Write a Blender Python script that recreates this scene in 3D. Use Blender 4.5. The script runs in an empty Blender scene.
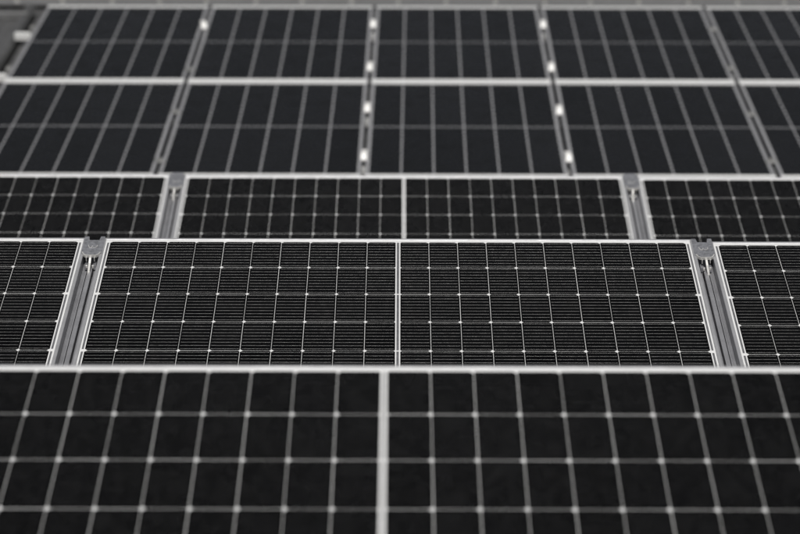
import bpy, bmesh, math, random
from mathutils import Matrix, Vector
R = math.radians
random.seed(7)
scene = bpy.context.scene
col = scene.collection

# ---------------------------------------------------------------- camera
CAM_Z = 1.20
PITCH = 6.45
cam_d = bpy.data.cameras.new('camera')
cam = bpy.data.objects.new('camera', cam_d)
col.objects.link(cam)
cam_d.sensor_fit = 'HORIZONTAL'
cam_d.sensor_width = 36.0
cam_d.lens = 36.0 * 2460 / 800
cam_d.clip_start = 0.05
cam_d.clip_end = 3000
cam_d.dof.use_dof = True
cam_d.dof.focus_distance = 6.93
cam_d.dof.aperture_fstop = 3.3
cam.matrix_world = (Matrix.Translation((0, 0, CAM_Z)) @ Matrix.Rotation(R(90 - PITCH), 4, 'X')
                    @ Matrix.Rotation(R(0.13), 4, 'Z'))
scene.camera = cam

# ---------------------------------------------------------------- light
SUN_EL, SUN_AZ = 50.0, 180.5
world = bpy.data.worlds.new('World')
scene.world = world
world.use_nodes = True
wn = world.node_tree
wn.nodes.clear()
w_out = wn.nodes.new('ShaderNodeOutputWorld')
w_bg = wn.nodes.new('ShaderNodeBackground')
w_hsv = wn.nodes.new('ShaderNodeHueSaturation')
w_sky = wn.nodes.new('ShaderNodeTexSky')
w_sky.sky_type = 'NISHITA'
w_sky.sun_disc = False
w_sky.sun_elevation = R(SUN_EL)
w_sky.sun_rotation = R(SUN_AZ)
w_sky.air_density = 1.0
w_sky.dust_density = 2.5
w_hsv.inputs['Saturation'].default_value = 0.28
wn.links.new(w_sky.outputs[0], w_hsv.inputs['Color'])
wn.links.new(w_hsv.outputs[0], w_bg.inputs['Color'])
wn.links.new(w_bg.outputs[0], w_out.inputs['Surface'])
w_bg.inputs['Strength'].default_value = 0.05

sun_d = bpy.data.lights.new('sun', 'SUN')
sun_d.energy = 2.9
sun_d.angle = R(0.6)
sun_d.color = (1.0, 0.98, 0.955)
sun = bpy.data.objects.new('sun', sun_d)
col.objects.link(sun)
sdir = Vector((math.sin(R(SUN_AZ)) * math.cos(R(SUN_EL)), math.cos(R(SUN_AZ)) * math.cos(R(SUN_EL)), math.sin(R(SUN_EL))))
sun.rotation_euler = sdir.to_track_quat('Z', 'Y').to_euler()
sun.location = (3, -6, 12)

vs = scene.view_settings
vs.view_transform = 'Standard'
vs.look = 'None'
vs.exposure = -0.08
vs.gamma = 1.0
vs.use_curve_mapping = False

# ---------------------------------------------------------------- materials
class NT:
    def __init__(self, name):
        self.m = bpy.data.materials.new(name)
        self.m.use_nodes = True
        self.t = self.m.node_tree
        self.b = self.t.nodes['Principled BSDF']
    def n(self, kind, **kw):
        nd = self.t.nodes.new(kind)
        for k, v in kw.items():
            setattr(nd, k, v)
        return nd
    def l(self, a, b):
        self.t.links.new(a, b)
    def math(self, op, a, b=None, c=None):
        nd = self.n('ShaderNodeMath', operation=op)
        for i, v in enumerate((a, b, c)):
            if v is None:
                continue
            if isinstance(v, (int, float)):
                nd.inputs[i].default_value = v
            else:
                self.l(v, nd.inputs[i])
        return nd.outputs[0]
    def pos(self):
        return self.n('ShaderNodeNewGeometry').outputs['Position']
    def obj(self):
        return self.n('ShaderNodeTexCoord').outputs['Object']
    def noise(self, vec, scale, detail=3, rough=0.55, sc3=None):
        if sc3:
            mp = self.n('ShaderNodeMapping')
            mp.inputs['Scale'].default_value = sc3
            self.l(vec, mp.inputs['Vector'])
            vec = mp.outputs[0]
        nd = self.n('ShaderNodeTexNoise')
        nd.inputs['Scale'].default_value = scale
        nd.inputs['Detail'].default_value = detail
        nd.inputs['Roughness'].default_value = rough
        self.l(vec, nd.inputs['Vector'])
        return nd.outputs['Fac']
    def ramp(self, fac, stops):
        nd = self.n('ShaderNodeValToRGB')
        els = nd.color_ramp.elements
        while len(els) < len(stops):
            els.new(0.5)
        for e, (p, c) in zip(els, stops):
            e.position = p
            e.color = (c, c, c, 1) if isinstance(c, (int, float)) else (*c, 1)
        self.l(fac, nd.inputs[0])
        return nd.outputs[0]
    def mix(self, fac, a, b, mode='MIX'):
        nd = self.n('ShaderNodeMix', data_type='RGBA', blend_type=mode)
        for sock, v in ((nd.inputs[0], fac), (nd.inputs[6], a), (nd.inputs[7], b)):
            if isinstance(v, (int, float)):
                sock.default_value = v
            elif isinstance(v, tuple):
                sock.default_value = (*v, 1)
            else:
                self.l(v, sock)
        return nd.outputs[2]
    def set(self, **kw):
        for k, v in kw.items():
            s = self.b.inputs[k.replace('_', ' ')]
            if isinstance(v, tuple):
                s.default_value = (*v, 1)
            elif isinstance(v, (int, float)):
                s.default_value = v
            else:
                self.l(v, s)
    def bump(self, h, strength, dist):
        nd = self.n('ShaderNodeBump')
        nd.inputs['Strength'].default_value = strength
        nd.inputs['Distance'].default_value = dist
        self.l(h, nd.inputs['Height'])
        self.l(nd.outputs[0], self.b.inputs['Normal'])

def cell_material(name, base, spec, rough, dust, shingle=False):
    k = NT(name)
    p = k.pos()
    rnd = k.n('ShaderNodeObjectInfo').outputs['Random']
    var = k.math('MULTIPLY_ADD', rnd, 1.0, 0.5)
    c = k.mix(1.0, base, var, 'MULTIPLY')
    film = k.math('MULTIPLY', k.ramp(k.noise(p, 9, 4), [(0.38, 0.0), (0.72, 1.0)]), k.ramp(k.noise(p, 1.0, 4, 0.6, (55, 6, 6)), [(0.35, 0.35), (0.7, 1.6)]))
    specks = k.ramp(k.noise(p, 260, 2, 0.4), [(0.66, 0.0), (0.74, 1.0)])
    specks = k.math('MULTIPLY', specks, k.ramp(k.noise(p, 6, 2), [(0.4, 0.1), (0.7, 1.0)]))
    f = k.math('MULTIPLY_ADD', specks, dust * 2.2, k.math('MULTIPLY', film, dust))
    c = k.mix(f, c, (0.30, 0.29, 0.27))
    if shingle:
        sep = k.n('ShaderNodeSeparateXYZ')
        k.l(k.obj(), sep.inputs[0])
        fr = k.math('FRACT', k.math('MULTIPLY', sep.outputs['Y'], 1 / 0.0263))
        line = k.math('GREATER_THAN', fr, 0.88)
        c = k.mix(k.math('MULTIPLY', line, 0.085), c, (0.35, 0.36, 0.38))
    k.set(Base_Color=c, Specular_IOR_Level=spec)
    k.set(Roughness=k.math('MULTIPLY_ADD', film, 0.15, rough))
    return k.m

def metal_material(name, base, metallic, rough, stripe=None, grime=0.25):
    k = NT(name)
    p = k.pos()
    g = k.ramp(k.noise(p, 14, 5, 0.65), [(0.3, 1.0 - grime), (0.7, 1.0)])
    c = k.mix(1.0, base, g, 'MULTIPLY')
    if stripe:
        s = k.ramp(k.noise(k.obj(), 1.0, 3, 0.6, stripe), [(0.3, 0.82), (0.7, 1.0)])
        c = k.mix(1.0, c, s, 'MULTIPLY')
    k.set(Base_Color=c, Metallic=metallic)
    k.set(Roughness=k.math('MULTIPLY_ADD', k.noise(p, 40, 3), 0.2, rough - 0.1))
    return k.m

def plain(name, base, rough, spec=0.3, var=0.15, scale=20):
    k = NT(name)
    g = k.ramp(k.noise(k.pos(), scale, 5, 0.6), [(0.3, 1.0 - var), (0.7, 1.0)])
    k.set(Base_Color=k.mix(1.0, base, g, 'MULTIPLY'), Roughness=rough, Specular_IOR_Level=spec)
    return k.m

M = {}
M['cell'] = cell_material('black_cell', (0.0014, 0.0014, 0.0015), 0.07, 0.24, 0.0062)
M['string'] = cell_material('shingled_cell', (0.0036, 0.0037, 0.0042), 0.085, 0.24, 0.0028, True)
M['sheet'] = plain('white_backsheet', (0.80, 0.80, 0.79), 0.35, 0.2, 0.08)
M['sheet_grey'] = plain('grey_backsheet', (0.46, 0.46, 0.47), 0.35, 0.2, 0.1)
M['frame'] = metal_material('anodised_frame', (0.50, 0.50, 0.51), 0.4, 0.42, grime=0.18)
M['rail'] = metal_material('mill_aluminium', (0.56, 0.56, 0.58), 0.55, 0.36, (160, 1.2, 1.2), 0.25)
k = NT('clip_steel')
p = k.pos()
g = k.ramp(k.noise(p, 90, 5, 0.7), [(0.3, 0.45), (0.5, 0.9), (0.72, 1.25)])
g2 = k.ramp(k.noise(p, 1.0, 4, 0.6, (30, 420, 200)), [(0.3, 0.75), (0.7, 1.1)])
k.set(Base_Color=k.mix(1.0, k.mix(1.0, (0.44, 0.445, 0.47), g, 'MULTIPLY'), g2, 'MULTIPLY'), Metallic=0.55, Roughness=k.math('MULTIPLY_ADD', k.noise(p, 70, 4), 0.35, 0.18))
k.bump(k.noise(p, 220, 4, 0.6), 0.5, 0.0008)
M['clip'] = k.m
M['frame_dark'] = metal_material('weathered_frame', (0.36, 0.36, 0.37), 0.4, 0.45, None, 0.3)
M['shade_black'] = plain('shade_black', (0.012, 0.012, 0.012), 0.95, 0.1, 0.3, 30)  # flat black for the strips drawn as shade on the roof
M['clip_bright'] = metal_material('bright_zinc', (0.74, 0.73, 0.70), 0.25, 0.35, None, 0.3)
M['clamp_bright'] = metal_material('new_clamp', (0.90, 0.90, 0.88), 0.1, 0.35, None, 0.05)
M['clamp_glint'] = metal_material('glint_clamp', (0.92, 0.91, 0.88), 0.22, 0.60, None, 0.2)  # paler clamp copy, sun glint put into the colour
M['clamp_no_glint'] = metal_material('no_glint_clamp', (0.36, 0.36, 0.35), 0.4, 0.5, None, 0.3)  # darker clamp copy, lack of sun glint put into the colour
M['roof_metal'] = metal_material('painted_roof_sheet', (0.11, 0.11, 0.11), 0.0, 0.5, None, 0.5)
M['cap'] = metal_material('ridge_metal', (0.21, 0.21, 0.21), 0.2, 0.5, None, 0.2)
M['membrane'] = plain('roof_membrane', (0.13, 0.13, 0.13), 0.9, 0.2, 0.5, 6)
M['wall'] = plain('render_wall', (0.42, 0.41, 0.39), 0.9, 0.2, 0.2, 3)
M['ground'] = plain('ground_soil', (0.10, 0.11, 0.07), 0.95, 0.1, 0.5, 0.4)
# ribbons and busbar wires: tinned copper under glass, uneven so that they glint in dashes
k = NT('tinned_ribbon')
k.set(Base_Color=k.mix(1.0, (0.34, 0.34, 0.35), k.ramp(k.noise(k.pos(), 60, 3), [(0.3, 0.7), (0.7, 1.0)]), 'MULTIPLY'), Metallic=0.6, Roughness=0.4)
M['ribbon'] = k.m
M['ribbon_pale'] = plain('coated_ribbon', (0.42, 0.42, 0.42), 0.4, 0.3, 0.12, 40)
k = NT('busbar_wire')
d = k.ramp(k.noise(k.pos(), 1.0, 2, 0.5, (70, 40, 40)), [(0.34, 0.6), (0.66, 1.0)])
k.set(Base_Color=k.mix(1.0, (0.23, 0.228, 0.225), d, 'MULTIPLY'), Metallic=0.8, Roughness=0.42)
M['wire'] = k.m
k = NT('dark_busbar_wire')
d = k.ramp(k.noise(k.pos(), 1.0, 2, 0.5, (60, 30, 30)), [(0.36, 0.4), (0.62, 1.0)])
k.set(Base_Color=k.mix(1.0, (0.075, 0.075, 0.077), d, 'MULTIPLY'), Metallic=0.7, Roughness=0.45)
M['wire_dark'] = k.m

# ---------------------------------------------------------------- mesh helpers
def box_v(x0, x1, y0, y1, z0, z1):
    v = [(x0, y0, z0), (x1, y0, z0), (x1, y1, z0), (x0, y1, z0), (x0, y0, z1), (x1, y0, z1), (x1, y1, z1), (x0, y1, z1)]
    f = [(3, 2, 1, 0), (4, 5, 6, 7), (0, 1, 5, 4), (1, 2, 6, 5), (2, 3, 7, 6), (3, 0, 4, 7)]
    return v, f

class MB:
    def __init__(self):
        self.v, self.f = [], []
    def add(self, v, f, mat=None):
        o = len(self.v)
        self.v += [tuple(mat @ Vector(q)) if mat else q for q in v]
        self.f += [tuple(i + o for i in q) for q in f]
        return self
    def box(self, *a, mat=None):
        return self.add(*box_v(*a), mat)
    def poly(self, pts, z0, z1, mat=None):          # extruded outline (counter-clockwise)
        n = len(pts)
        v = [(x, y, z0) for x, y in pts] + [(x, y, z1) for x, y in pts]
        f = [tuple(range(n - 1, -1, -1)), tuple(range(n, 2 * n))]
        f += [(i, (i + 1) % n, n + (i + 1) % n, n + i) for i in range(n)]
        return self.add(v, f, mat)
    def cyl(self, c, r, z0, z1, n=12, dome=0.0, mat=None):
        v, f = [], []
        rings = [(r, z0), (r, z1 - dome), (r * 0.75, z1)] if dome else [(r, z0), (r, z1)]
        for rr, z in rings:
            v += [(c[0] + rr * math.cos(2 * math.pi * i / n), c[1] + rr * math.sin(2 * math.pi * i / n), z) for i in range(n)]
        for j in range(len(rings) - 1):
            f += [(j * n + i, j * n + (i + 1) % n, (j + 1) * n + (i + 1) % n, (j + 1) * n + i) for i in range(n)]
        f += [tuple(range(n - 1, -1, -1)), tuple(range((len(rings) - 1) * n, len(rings) * n))]
        return self.add(v, f, mat)
    def mesh(self, name, mat, bevel=0.0, seg=1):
        me = bpy.data.meshes.new(name)
        me.from_pydata(self.v, [], self.f)
        if bevel:
            bm = bmesh.new()
            bm.from_mesh(me)
            bmesh.ops.bevel(bm, geom=list(bm.edges), offset=bevel, segments=seg, affect='EDGES', profile=0.6)
            bm.to_mesh(me)
            bm.free()
        me.materials.append(M[mat] if isinstance(mat, str) else mat)
        me.update()
        return me

def link(name, me, parent=None, loc=None, mat=None):
    o = bpy.data.objects.new(name, me)
    col.objects.link(o)
    if parent is not None:
        o.parent = parent
    if mat is not None:
        o.matrix_local = mat
    elif loc is not None:
        o.location = loc
    return o

def tag(o, label=None, cat=None, group=None, kind=None):
    if label: o['label'] = label
    if cat: o['category'] = cat
    if group: o['group'] = group
    if kind: o['kind'] = kind
    return o

# ---------------------------------------------------------------- the setting
TILT = 20.35
ROW_PITCH = 2.486
ROW_TOP = {1: (7.293 - ROW_PITCH, 0.461), 2: (7.293, 0.461), 3: (7.293 + ROW_PITCH, 0.461)}

me = MB().add([(-900, -900, 0), (900, -900, 0), (900, 1500, 0), (-900, 1500, 0)], [(0, 1, 2, 3)]).mesh('ground', 'ground')
tag(link('ground', me, loc=(0, 0, -6.2)), kind='structure')
me = MB().box(-14, 14, -6, 22, -0.30, 0.0).mesh('flat_roof', 'membrane')
tag(link('flat_roof', me), kind='structure')
me = MB().box(-13.9, 13.9, -5.9, 21.9, -6.2, -0.302).mesh('building_wall', 'wall')
tag(link('building_wall', me), kind='structure')

# pitched metal roof behind: local frame A, origin on the seam between the two panel rows, y up the slope
SLOPE = 13.65
A = (Matrix.Translation((0, 13.70, 0.689)) @ Matrix.Rotation(R(-0.4), 4, 'Z') @ Matrix.Rotation(R(SLOPE), 4, 'X'))
PAN_T = 0.035          # frame height of every panel
RAIL_T = 0.042
RIB = 0.034
ROOF_N = -PAN_T - RAIL_T - RIB          # flat of the sheet, below the panel plane
RIDGE_L = 2.28
mb = MB()
x = -6.985
prof = []
while x < 7.0:
    prof += [(x, 0), (x + 0.070, 0), (x + 0.076, 0.006), (x + 0.088, 0.006), (x + 0.094, 0), (x + 0.150, 0), (x + 0.156, 0.006), (x + 0.168, 0.006), (x + 0.174, 0), (x + 0.245, 0), (x + 0.268, RIB), (x + 0.308, RIB)]
    x += 0.3330
    if len(prof) > 400: break
prof = [(a, b) for a, b in prof]
n = len(prof)
y0, y1 = -2.75, RIDGE_L
v = [(a, y0, ROOF_N + b) for a, b in prof] + [(a, y1, ROOF_N + b) for a, b in prof]
mb.add(v, [(i, i + 1, n + i + 1, n + i) for i in range(n - 1)])
# sheet lap, a step across the slope
v = [(a, 1.90, ROOF_N + b + 0.008) for a, b in prof] + [(a, y1, ROOF_N + b + 0.003) for a, b in prof]
v += [(a, 1.90, ROOF_N + b - 0.001) for a, b in prof]
mb.add(v, [(i, i + 1, n + i + 1, n + i) for i in range(n - 1)] + [(2 * n + i, 2 * n + i + 1, i + 1, i) for i in range(n - 1)])
me = mb.mesh('metal_roof', 'roof_metal')
tag(link('metal_roof', me, mat=A), kind='structure')
# the far slope of the same roof
B = A @ Matrix.Translation((0, RIDGE_L, 0)) @ Matrix.Rotation(R(-2 * SLOPE), 4, 'X')
me = MB().box(-7, 7, 0.0, 3.4, ROOF_N - 0.01, ROOF_N + 0.01).mesh('metal_roof_rear', 'roof_metal')
tag(link('metal_roof_rear', me, mat=B), kind='structure')

# ridge cap with its screws
cap_root = tag(bpy.data.objects.new('ridge_cap', None), 'light grey folded metal ridge cap with screws along the top of the roof', 'ridge cap')
col.objects.link(cap_root)
cap_root.matrix_world = A @ Matrix.Translation((0, RIDGE_L, ROOF_N + RIB + 0.006))
L0 = 2.03 - RIDGE_L
mb = MB()
pts = [(L0, -0.010), (L0, 0.004), (L0 + 0.095, 0.004), (L0 + 0.10, 0.022), (-0.06, 0.024), (0.0, 0.034), (0.16, -0.03)]
t = 0.003
up = pts
dn = [(a, b - t) for a, b in pts]
dn[0] = (L0 + t, -0.010); dn[1] = (L0 + t, 0.004 - t)
nn = len(up)
xs = [-7.0, 7.0]
v = [(xx, a, b) for xx in xs for a, b in up] + [(xx, a, b) for xx in xs for a, b in dn]
f = []
for i in range(nn - 1):
    f.append((i, i + 1, nn + i + 1, nn + i))
    f.append((2 * nn + i, 3 * nn + i, 3 * nn + i + 1, 2 * nn + i + 1))
mb.add(v, f)
link('cap_sheet', mb.mesh('cap_sheet', 'cap'), cap_root)
link('cap_shade_strip', MB().box(-6.98, 6.98, L0 + 0.006, L0 + 0.05, -0.040, -0.0015).mesh('cap_shade_strip', 'shade_black'), cap_root)  # added black strip, draws the shadow line under the cap's front edge
scr = MB().cyl((0, 0), 0.016, 0, 0.003).cyl((0, 0), 0.009, 0.003, 0.013, 6).mesh('screw', 'clip_bright')
for i in range(-10, 12):
    link('screw', scr, cap_root, loc=(-0.02 + i * 0.305 + random.uniform(-.012, .012), L0 + 0.045, 0.004))

# ---------------------------------------------------------------- landscape half-cut panels
PX, PY = 0.0848, 0.168            # cell pitch
GX, GY = 0.0012, 0.0023           # gaps
MID = 0.0130                      # extra gap in the middle
LIP, MX, MY = 0.010, 0.0145, 0.0125
CW, CH = PX - GX, PY - GY
ARR_W, ARR_H = 20 * PX - GX + MID, 6 * PY - GY
PW, PL = ARR_W + 2 * (LIP + MX), ARR_H + 2 * (LIP + MY)
JOINT = 1.804
Z_SHEET = PAN_T - 0.0022

def ring_mesh(name, w, l, bx, by, h, mat, bevel):
    mb = MB()
    x0, x1, y0, y1 = -w / 2, w / 2, 0, l
    o = [(x0, y0), (x1, y0), (x1, y1), (x0, y1)]
    i_ = [(x0 + bx, y0 + by), (x1 - bx, y0 + by), (x1 - bx, y1 - by), (x0 + bx, y1 - by)]
    v = [(a, b, 0) for a, b in o] + [(a, b, 0) for a, b in i_] + [(a, b, h) for a, b in o] + [(a, b, h) for a, b in i_]
    f = []
    for k_ in range(4):
        j = (k_ + 1) % 4
        f += [(8 + k_, 8 + j, 12 + j, 12 + k_), (k_, j, 8 + j, 8 + k_), (4 + j, 4 + k_, 12 + k_, 12 + j), (j, k_, 4 + k_, 4 + j)]
    mb.add(v, f)
    return mb.mesh(name, mat, bevel)

def cell_mesh(sgn):          # corners cut more on the side away from the panel's middle
    a, b = 0.0072, 0.0038
    w, h = CW / 2, CH / 2
    co, ci = (a, b) if sgn > 0 else (b, a)          # right side, left side
    pts = [(-w + ci, -h), (w - co, -h), (w, -h + co), (w, h - co), (w - co, h), (-w + ci, h), (-w, h - ci), (-w, -h + ci)]
    mb = MB()
    nn = len(pts)
    mb.add([(x, y, 0) for x, y in pts] + [(x, y, 0.0006) for x, y in pts],
           [tuple(range(nn, 2 * nn))] + [(i, (i + 1) % nn, nn + (i + 1) % nn, nn + i) for i in range(nn)])
    return mb.mesh('solar_cell', 'cell')

def col_x(c):
    return -ARR_W / 2 + CW / 2 + c * PX + (MID if c >= 10 else 0)
def row_y(r):
    return LIP + MY + CH / 2 + r * PY

frame_me = ring_mesh('frame', PW, PL, LIP, LIP, PAN_T, 'frame', 0.0011)
sheet_me = MB().box(-PW / 2 + LIP + 0.0004, PW / 2 - LIP - 0.0004, LIP + 0.0004, PL - LIP - 0.0004, Z_SHEET - 0.004, Z_SHEET).mesh('backsheet', 'sheet')
cells = {1: cell_mesh(1), -1: cell_mesh(-1)}
mb = MB()
zw = Z_SHEET + 0.0006
for c in range(20):
    for r in range(6):
        for b in range(9):
            yy = row_y(r) - CH / 2 + CH * (b + 0.5) / 9
            xa, xb = col_x(c) - CW / 2 + 0.0036, col_x(c) + CW / 2 - 0.0036
            hw = 0.00040
            o = len(mb.v)
            for q in range(5):
                t_ = math.pi * q / 4
                mb.v += [(xa, yy - hw * math.cos(t_), zw + hw * math.sin(t_)), (xb, yy - hw * math.cos(t_), zw + hw * math.sin(t_))]
            mb.f += [(o + 2 * q, o + 2 * q + 1, o + 2 * q + 3, o + 2 * q + 2) for q in range(4)]
wires_me = mb.mesh('busbar_wires', 'wire')
for p_ in wires_me.polygons: p_.use_smooth = True
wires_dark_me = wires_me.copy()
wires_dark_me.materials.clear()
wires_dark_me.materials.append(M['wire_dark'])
rib_len = 2 * PY - GY - 0.012
rib_end = MB().box(-0.0028, 0.0028, -rib_len / 2, rib_len / 2, 0, 0.0004).mesh('ribbon', 'ribbon')
rib_mid_w = MB().box(-0.0034, 0.0034, -rib_len / 2 - 0.004, rib_len / 2 + 0.004, 0, 0.0004).mesh('ribbon', 'ribbon_pale')
rib_mid = MB().box(-0.0034, 0.0034, -rib_len / 2 - 0.004, rib_len / 2 + 0.004, 0, 0.0004).mesh('ribbon', 'ribbon')
jbox = MB().box(-0.05, 0.05, PL - 0.16, PL - 0.06, 0.006, Z_SHEET - 0.0045).mesh('junction_box', 'membrane', 0.004)

def panel(xc, row, slide, label):
    ty, tz = ROW_TOP[row]
    M0 = (Matrix.Translation((xc, ty, tz)) @ Matrix.Rotation(R(TILT), 4, 'X') @ Matrix.Translation((0, -PL - slide, -PAN_T)))
    root = bpy.data.objects.new('solar_panel', None)
    col.objects.link(root)
    root.matrix_world = M0
    tag(root, label, 'solar panel', 'landscape panels standing in tilted rows')
    link('frame', frame_me, root)
    link('backsheet', sheet_me, root)
    for c in range(20):
        for r in range(6):
            link('solar_cell', cells[1 if c >= 10 else -1], root, loc=(col_x(c) + random.uniform(-.00018, .00018), row_y(r) + random.uniform(-.0004, .0004), Z_SHEET))
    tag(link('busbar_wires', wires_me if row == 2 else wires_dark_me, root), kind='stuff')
    for p in range(3):
        yy = (row_y(2 * p) + row_y(2 * p + 1)) / 2
        for s in (-1, 1):
            link('ribbon', rib_end, root, loc=(s * (ARR_W / 2 + 0.0063), yy, Z_SHEET))
        link('ribbon', rib_mid if row == 2 else rib_mid_w, root, loc=(0, yy, Z_SHEET))
    link('junction_box', jbox, root)
    return root

rowx = {1: -0.0307, 2: -0.006, 3: 0.0145}
panel(rowx[1], 1, 0.0, 'large blurred solar panel filling the foreground, with a white centre strip')
panel(rowx[1] - JOINT, 1, 0.004, 'front row solar panel continuing just past the left edge of the picture')
panel(rowx[1] + JOINT, 1, -0.003, 'front row solar panel continuing just past the right edge of the picture')
panel(rowx[2], 2, 0.0, 'sharply focused black solar panel between two aluminium rails in the middle of the picture')
panel(rowx[2] - JOINT, 2, -0.001, 'sharply focused solar panel cut off by the left edge, left of the rail')
panel(rowx[2] + JOINT, 2, 0.015, 'sharply focused solar panel cut off by the right edge, sitting slightly lower')
panel(rowx[3], 3, 0.0, 'solar panel in third row, behind the sharp middle panel, with a white centre strip')
panel(rowx[3] - JOINT, 3, -0.006, 'third row solar panel cut off by the left edge, below the shingled panels')
panel(rowx[3] + JOINT, 3, 0.009, 'third row solar panel cut off by the right edge, below the shingled panels')

# ---------------------------------------------------------------- rails under the joints and the clips that hold the panels
TR = Matrix.Rotation(R(TILT), 4, 'X')
floor_v = MB()
for s_ in (-1, 1):
    a_, b_ = sorted((s_ * 0.0108, s_ * 0.062))
    floor_v.box(a_, b_, 0.01, PL + 0.004, -0.0085, -0.0012, mat=TR)
    a_, b_ = sorted((s_ * 0.0108, s_ * 0.0128))
    floor_v.box(a_, b_, 0.01, PL + 0.004, -0.034, -0.0086, mat=TR)
floor_v.box(-0.0107, 0.0107, 0.01, PL + 0.004, -0.034, -0.031, mat=TR)
ridge_v = MB()
ridge_v.box(-0.0062, 0.0062, 0.012, PL - 0.004, -0.0309, 0.0065, mat=TR)
for xx in (-0.0215, -0.0165, 0.0165, 0.0215):
    ridge_v.box(xx - 0.0008, xx + 0.0008, 0.012, PL - 0.002, -0.0012, 0.0018, mat=TR)
floor_me = floor_v.mesh('rail_floor', 'rail')
ridge_me = ridge_v.mesh('rail_ridge', 'rail')

def mounting_rail(xc, row, label):
    ty, tz = ROW_TOP[row]
    base = Vector((xc, ty, tz)) + TR @ Vector((0, -PL, -PAN_T))
    root = bpy.data.objects.new('mounting_rail', None)
    col.objects.link(root)
    root.location = (base.x, base.y, 0)
    tag(root, label, 'mounting rail', 'aluminium rails between the tilted panels')
    link('rail_floor', floor_me, root, loc=(0, 0, base.z))
    link('rail_ridge', ridge_me, root, loc=(0, 0, base.z))
    pf, pr = TR @ Vector((0, 0.08, -0.0345)), TR @ Vector((0, PL - 0.10, -0.0345))
    for nm, p in (('front_foot', pf), ('rear_leg', pr)):
        zt = base.z + p.z
        me = MB().box(-0.04, 0.04, p.y - 0.03, p.y + 0.03, 0.008, zt + 0.009).mesh(nm, 'rail', 0.002)
        link(nm, me, root)
    me = MB().box(-0.06, 0.06, pf.y - 0.06, pr.y + 0.08, 0.0, 0.0078).mesh('base_strip', 'rail')
    link('base_strip', me, root)
    return root

def plate_outline(notch):
    top = [(0.030, -0.004), (0.030, 0.003)]
    if notch:
        top += [(0.0175, 0.003), (0.0145, -0.021), (-0.0145, -0.021), (-0.0175, 0.003)]
    else:
        top += [(0.022, 0.003), (0.022, 0.020), (-0.022, 0.020), (-0.022, 0.003)]
    top += [(-0.030, 0.003), (-0.030, -0.004)]
    bot = [(-0.030, -0.108), (-0.025, -0.108), (-0.0235, -0.116), (-0.0165, -0.124), (0.0165, -0.124), (0.0235, -0.116), (0.025, -0.108), (0.030, -0.108)]
    return bot + top

plates = {}
for key in (True, False):
    plates[key] = MB().poly(plate_outline(key), PAN_T + 0.0002, PAN_T + 0.0030).mesh('clip_plate', 'clip')
# raised rim in paler metal, the plate's sunlit lower edge put into colour
mb = MB()
edge = [(-0.0265, -0.104), (-0.0225, -0.1155), (-0.0165, -0.1238), (0.0165, -0.1238), (0.0225, -0.1155), (0.0265, -0.104)]
for (xa, ya), (xb, yb) in zip(edge[:-1], edge[1:]):
    dx, dy = xb - xa, yb - ya
    ln = math.hypot(dx, dy)
    nx, ny = -dy / ln * 0.0016, dx / ln * 0.0016
    mb.poly([(xa - nx, ya - ny), (xb - nx, yb - ny), (xb + nx, yb + ny), (xa + nx, ya + ny)], PAN_T - 0.003, PAN_T + 0.0052)
rim_me = mb.mesh('clip_rim', 'clip_bright')
mb = MB()
def strip(pts, w, t):
    for (ya, za), (yb, zb) in zip(pts[:-1], pts[1:]):
        v = [(-w, ya, za), (w, ya, za), (w, yb, zb), (-w, yb, zb), (-w, ya, za - t), (w, ya, za - t), (w, yb, zb - t), (-w, yb, zb - t)]
        mb.add(v, [(0, 3, 2, 1), (4, 5, 6, 7), (0, 1, 5, 4), (1, 2, 6, 5), (2, 3, 7, 6), (3, 0, 4, 7)])
strip([(-0.122, PAN_T + 0.004), (-0.134, PAN_T + 0.001), (-0.150, PAN_T - 0.010), (-0.172, PAN_T - 0.022), (-0.176, 0.0078)], 0.0034, 0.003)
for s_ in (-1, 1):
    mb.box(s_ * 0.012 - 0.0012, s_ * 0.012 + 0.0012, -0.134, -0.1235, PAN_T - 0.012, PAN_T + 0.001)
    mb.box(s_ * 0.009 - 0.0030, s_ * 0.009 + 0.0030, -0.152, -0.149, 0.010, 0.019)
stem_me = mb.mesh('clip_tongue', 'clip_bright', 0.0006)
# spring jaws left and right of the tongue
mb = MB()
for s in (-1, 1):
    mb.box(s * 0.0125 - 0.004, s * 0.0125 + 0.004, -0.150, -0.128, 0.004, 0.016)
    mb.box(s * 0.0125 - 0.0025, s * 0.0125 + 0.0025, -0.128, -0.060, 0.0095, 0.0135)
jaw_me = mb.mesh('clip_jaw', 'clip')
# stamped maker's mark: a small wave with a tick, raised on the plate
mb = MB()
def stroke(pts, w):
    for (xa, ya), (xb, yb) in zip(pts[:-1], pts[1:]):
        dx, dy = xb - xa, yb - ya
        ln = math.hypot(dx, dy)
        nx, ny = -dy / ln * w, dx / ln * w
        mb.poly([(xa - nx, ya - ny), (xb - nx, yb - ny), (xb + nx, yb + ny), (xa + nx, ya + ny)], PAN_T + 0.003, PAN_T + 0.0041)
stroke([(-0.014, -0.056), (-0.010, -0.071), (-0.003, -0.072), (-0.001, -0.060)], 0.0009)
stroke([(0.001, -0.069), (0.006, -0.073), (0.012, -0.066), (0.013, -0.056)], 0.0009)
mark_me = mb.mesh('stamped_mark', 'clip_bright')

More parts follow.
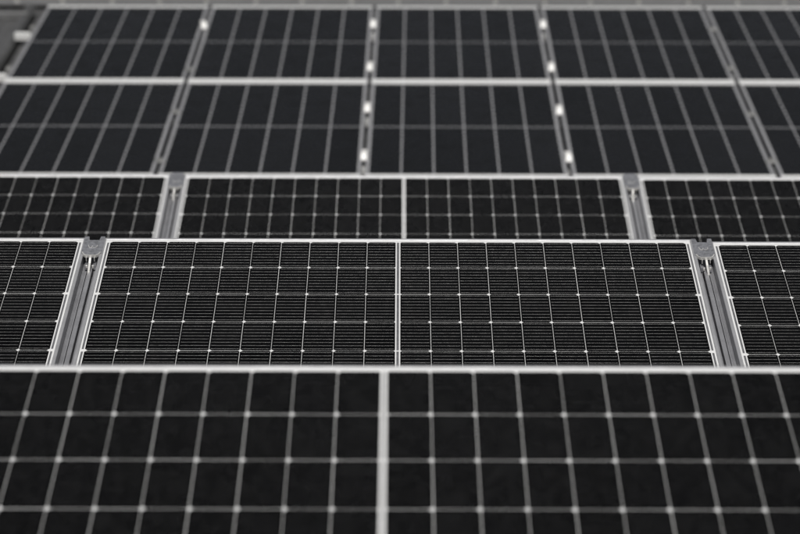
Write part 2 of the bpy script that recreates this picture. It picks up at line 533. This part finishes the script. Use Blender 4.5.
def clip(xc, row, slide, label):
    ty, tz = ROW_TOP[row]
    root = bpy.data.objects.new('panel_clip', None)
    col.objects.link(root)
    root.matrix_world = Matrix.Translation((xc, ty, tz)) @ TR @ Matrix.Translation((random.uniform(-.0012, .0012), -slide, -PAN_T)) @ Matrix.Rotation(R(random.uniform(-1.2, 1.2)), 4, 'Z')
    tag(root, label, 'clip', 'metal clips bridging neighbouring panels')
    link('clip_plate', plates[row != 3], root)
    link('clip_rim', rim_me, root)
    link('clip_tongue', stem_me, root, mat=Matrix.Translation((0, -0.122, 0)) @ Matrix.Rotation(R(random.uniform(-5, 5)), 4, 'Z') @ Matrix.Translation((0, 0.122, 0)))
    link('clip_jaw', jaw_me, root)
    link('stamped_mark', mark_me, root)

where = {1: 'front row', 2: 'sharply focused row', 3: 'third row'}
for row in (1, 2, 3):
    for s in (-1, 1):
        side = 'left' if s < 0 else 'right'
        xc = rowx[row] + s * JOINT / 2
        out = ', just outside the picture' if row == 1 else ''
        mounting_rail(xc, row, 'grey aluminium rail in the %s gap, %s%s' % (side, where[row], out))
        clip(xc, row, 0.006 if (row, s) == (2, 1) else 0.0, '%s metal clip at the top of the %s gap, %s%s' % ('Notched' if row < 3 else 'Tabbed', side, where[row], out))

# ---------------------------------------------------------------- shingled panels flush on the pitched roof
SW, SL = 1.000, 1.710
SP = 1.020
LX, ME_, EB = 0.012, 0.007, 0.040
GS, GM = 0.0056, 0.0100
str_w = (SW - 2 * (LX + ME_) - 5 * GS) / 6
str_l = (SL - 2 * (EB + 0.008) - GM) / 2
sframe = ring_mesh('frame', SW, SL, LX, EB, PAN_T, 'frame_dark', 0.0015)
ebar = MB().box(-SW / 2 + 0.002, SW / 2 - 0.002, 0.0, EB, PAN_T + 0.0003, PAN_T + 0.002).mesh('end_bar', 'clamp_bright')
ssheet = MB().box(-SW / 2 + LX + 0.0004, SW / 2 - LX - 0.0004, EB + 0.0004, SL - EB - 0.0004, Z_SHEET - 0.004, Z_SHEET).mesh('backsheet', 'sheet_grey')
nt = 12
right = []
for q in range(nt):
    ya, yb = -str_l / 2 + str_l * q / nt, -str_l / 2 + str_l * (q + 1) / nt
    ym = ya + (yb - ya) * 0.55
    right += [(str_w / 2 - 0.0012, ya), (str_w / 2 - 0.0012, ym), (str_w / 2 + 0.0012, ym), (str_w / 2 + 0.0012, yb)]
left = [(-a_, b_) for a_, b_ in reversed(right)]
sstr = MB().poly(right + left, 0, 0.0006).mesh('cell_string', 'string')
gap0 = -0.172
order = ['far left', 'second from left', 'central', 'fourth from left', 'far right']
for j, (rowname, l0) in enumerate((('upper', 0.004), ('lower', -SL - 0.004))):
    for i in range(5):
        xc = gap0 + (i - 1.5) * SP
        root = bpy.data.objects.new('shingled_panel', None)
        col.objects.link(root)
        root.matrix_world = A @ Matrix.Translation((xc, l0 + random.uniform(-.002, .002), -PAN_T))
        tag(root, '%s dark shingled solar panel in the %s row on the metal roof' % (order[i].capitalize(), rowname), 'solar panel', 'portrait panels flush on the metal roof')
        link('frame', sframe, root)
        link('backsheet', ssheet, root)
        link('end_bar', ebar, root, loc=(0, 0.001, 0))
        link('end_bar', ebar, root, loc=(0, SL - EB - 0.001, 0))
        for c in range(6):
            for h in range(2):
                link('cell_string', sstr, root, loc=(-SW / 2 + LX + ME_ + str_w / 2 + c * (str_w + GS), EB + 0.008 + str_l / 2 + h * (str_l + GM), Z_SHEET))

RAILS = [('top', 1.18), ('second', 0.26), ('third', -0.595), ('bottom', -1.44)]
xl, xr = gap0 - 1.5 * SP - SW / 2 - SP / 2 + SP / 2 - 0.115, gap0 + 3.5 * SP + 0.1
xl = gap0 - 1.5 * SP - SW / 2 - 0.128
rail_me = MB().box(xl, xr, -0.021, 0.021, 0, RAIL_T - 0.0004).mesh('rail_bar', 'clamp_bright', 0.003, 2)
foot_me = MB().box(-0.03, 0.03, -0.03, 0.03, -0.004, 0.0).mesh('rail_foot', 'rail')
for nm, l in RAILS:
    root = bpy.data.objects.new('roof_rail', None)
    col.objects.link(root)
    root.matrix_world = A @ Matrix.Translation((0, l, -PAN_T - RAIL_T))
    tag(root, 'white aluminium roof rail under the shingled panels, %s of four' % nm, 'rail', 'rails on the metal roof')
    link('rail_bar', rail_me, root)

# mid clamps in the gaps between columns
def clamp_meshes(mat):
    mb = MB()
    mb.box(-0.020, 0.020, -0.044, 0.044, 0.0004, 0.0045)
    plate = mb.mesh('clamp_plate', 'frame', 0.001)
    mb = MB()
    prof_ = [(-0.042, 0.0047), (0.042, 0.0047), (0.042, 0.036), (-0.025, 0.036), (-0.047, 0.0095)]  # front slope shaped to throw back the sun
    mb.add([(-0.0155, a_, b_) for a_, b_ in prof_] + [(0.0155, a_, b_) for a_, b_ in prof_],
           [(0, 1, 2, 3, 4), (9, 8, 7, 6, 5)] + [((i + 1) % 5, i, 5 + i, 5 + (i + 1) % 5) for i in range(5)])
    block = mb.mesh('clamp_block', mat, 0.0022, 2)
    bolt = MB().cyl((0, 0), 0.008, 0.0358, 0.041, 12, 0.003).mesh('bolt', mat)
    return plate, block, bolt
def flat_clamp_meshes(mat):
    plate = MB().box(-0.024, 0.024, -0.032, 0.032, 0.0004, 0.0045).mesh('clamp_plate', mat, 0.001)
    block = MB().box(-0.008, 0.008, -0.026, 0.026, 0.0047, 0.008).mesh('clamp_block', mat, 0.001)
    bolt = MB().cyl((0, 0), 0.008, 0.008, 0.017, 6).mesh('bolt', mat)
    return plate, block, bolt
bright, dull = clamp_meshes('clamp_glint'), flat_clamp_meshes('clamp_no_glint')
gaps = ['first', 'second', 'third', 'fourth']
for g in range(4):
    for nm, l in RAILS:
        is_b = g in (1, 2) or (g == 0 and l > 1)  # clamps showing the sun glint take the paler, sloped kit
        kit = bright if is_b else dull
        root = bpy.data.objects.new('panel_clamp', None)
        col.objects.link(root)
        root.matrix_world = A @ Matrix.Translation((gap0 + (g - 1) * SP + random.uniform(-.002, .002), l + random.uniform(-.03, .03), 0)) @ Matrix.Rotation(R(random.uniform(-5, 5) + (14 if g == 0 else 0)), 4, 'Z')
        tag(root, '%s clamp in the %s gap from the left, on the %s roof rail' % ('Bright white' if is_b else 'Dull grey', gaps[g], nm), 'clamp', 'clamps between the shingled panels')
        for pn, pm in zip(('clamp_plate', 'clamp_block', 'bolt'), kit):
            link(pn, pm, root)
me = MB().box(-0.016, 0.016, -2.7, 1.86, ROOF_N + 0.0004, ROOF_N + 0.012).mesh('shade_strip', 'shade_black', 0.004)  # added flat black strip, draws the shadow band along the panel edge
tag(link('shade_strip', me, mat=A @ Matrix.Translation((-2.318, 0, 0))), 'black strip drawn as shade on the metal roof beside the leftmost shingled panels', 'strip')
me = MB().box(-7.0, -2.345, -0.016, 0.016, ROOF_N + 0.004, ROOF_N + RIB + 0.012).mesh('roof_batten', 'cap', 0.002)
tag(link('roof_batten', me, mat=A @ Matrix.Translation((0, 1.80, 0))), 'pale metal batten across the roof left of the panels, just below the ridge cap', 'batten')
# end clamps on the left edge
endc = MB().box(-0.030, 0.002, -0.022, 0.022, -0.035, 0.0045).mesh('clamp_block', 'clamp_no_glint', 0.002)
for nm, l in RAILS[:2]:
    root = bpy.data.objects.new('end_clamp', None)
    col.objects.link(root)
    root.matrix_world = A @ Matrix.Translation((gap0 - 1.5 * SP - SW / 2 - 0.003, l, 0))
    tag(root, 'Small grey end clamp at the left panel edge on the %s roof rail' % nm, 'clamp', 'end clamps at the left edge')
    link('clamp_block', endc, root)
    link('bolt', dull[2], root, loc=(-0.015, 0, -0.0035))
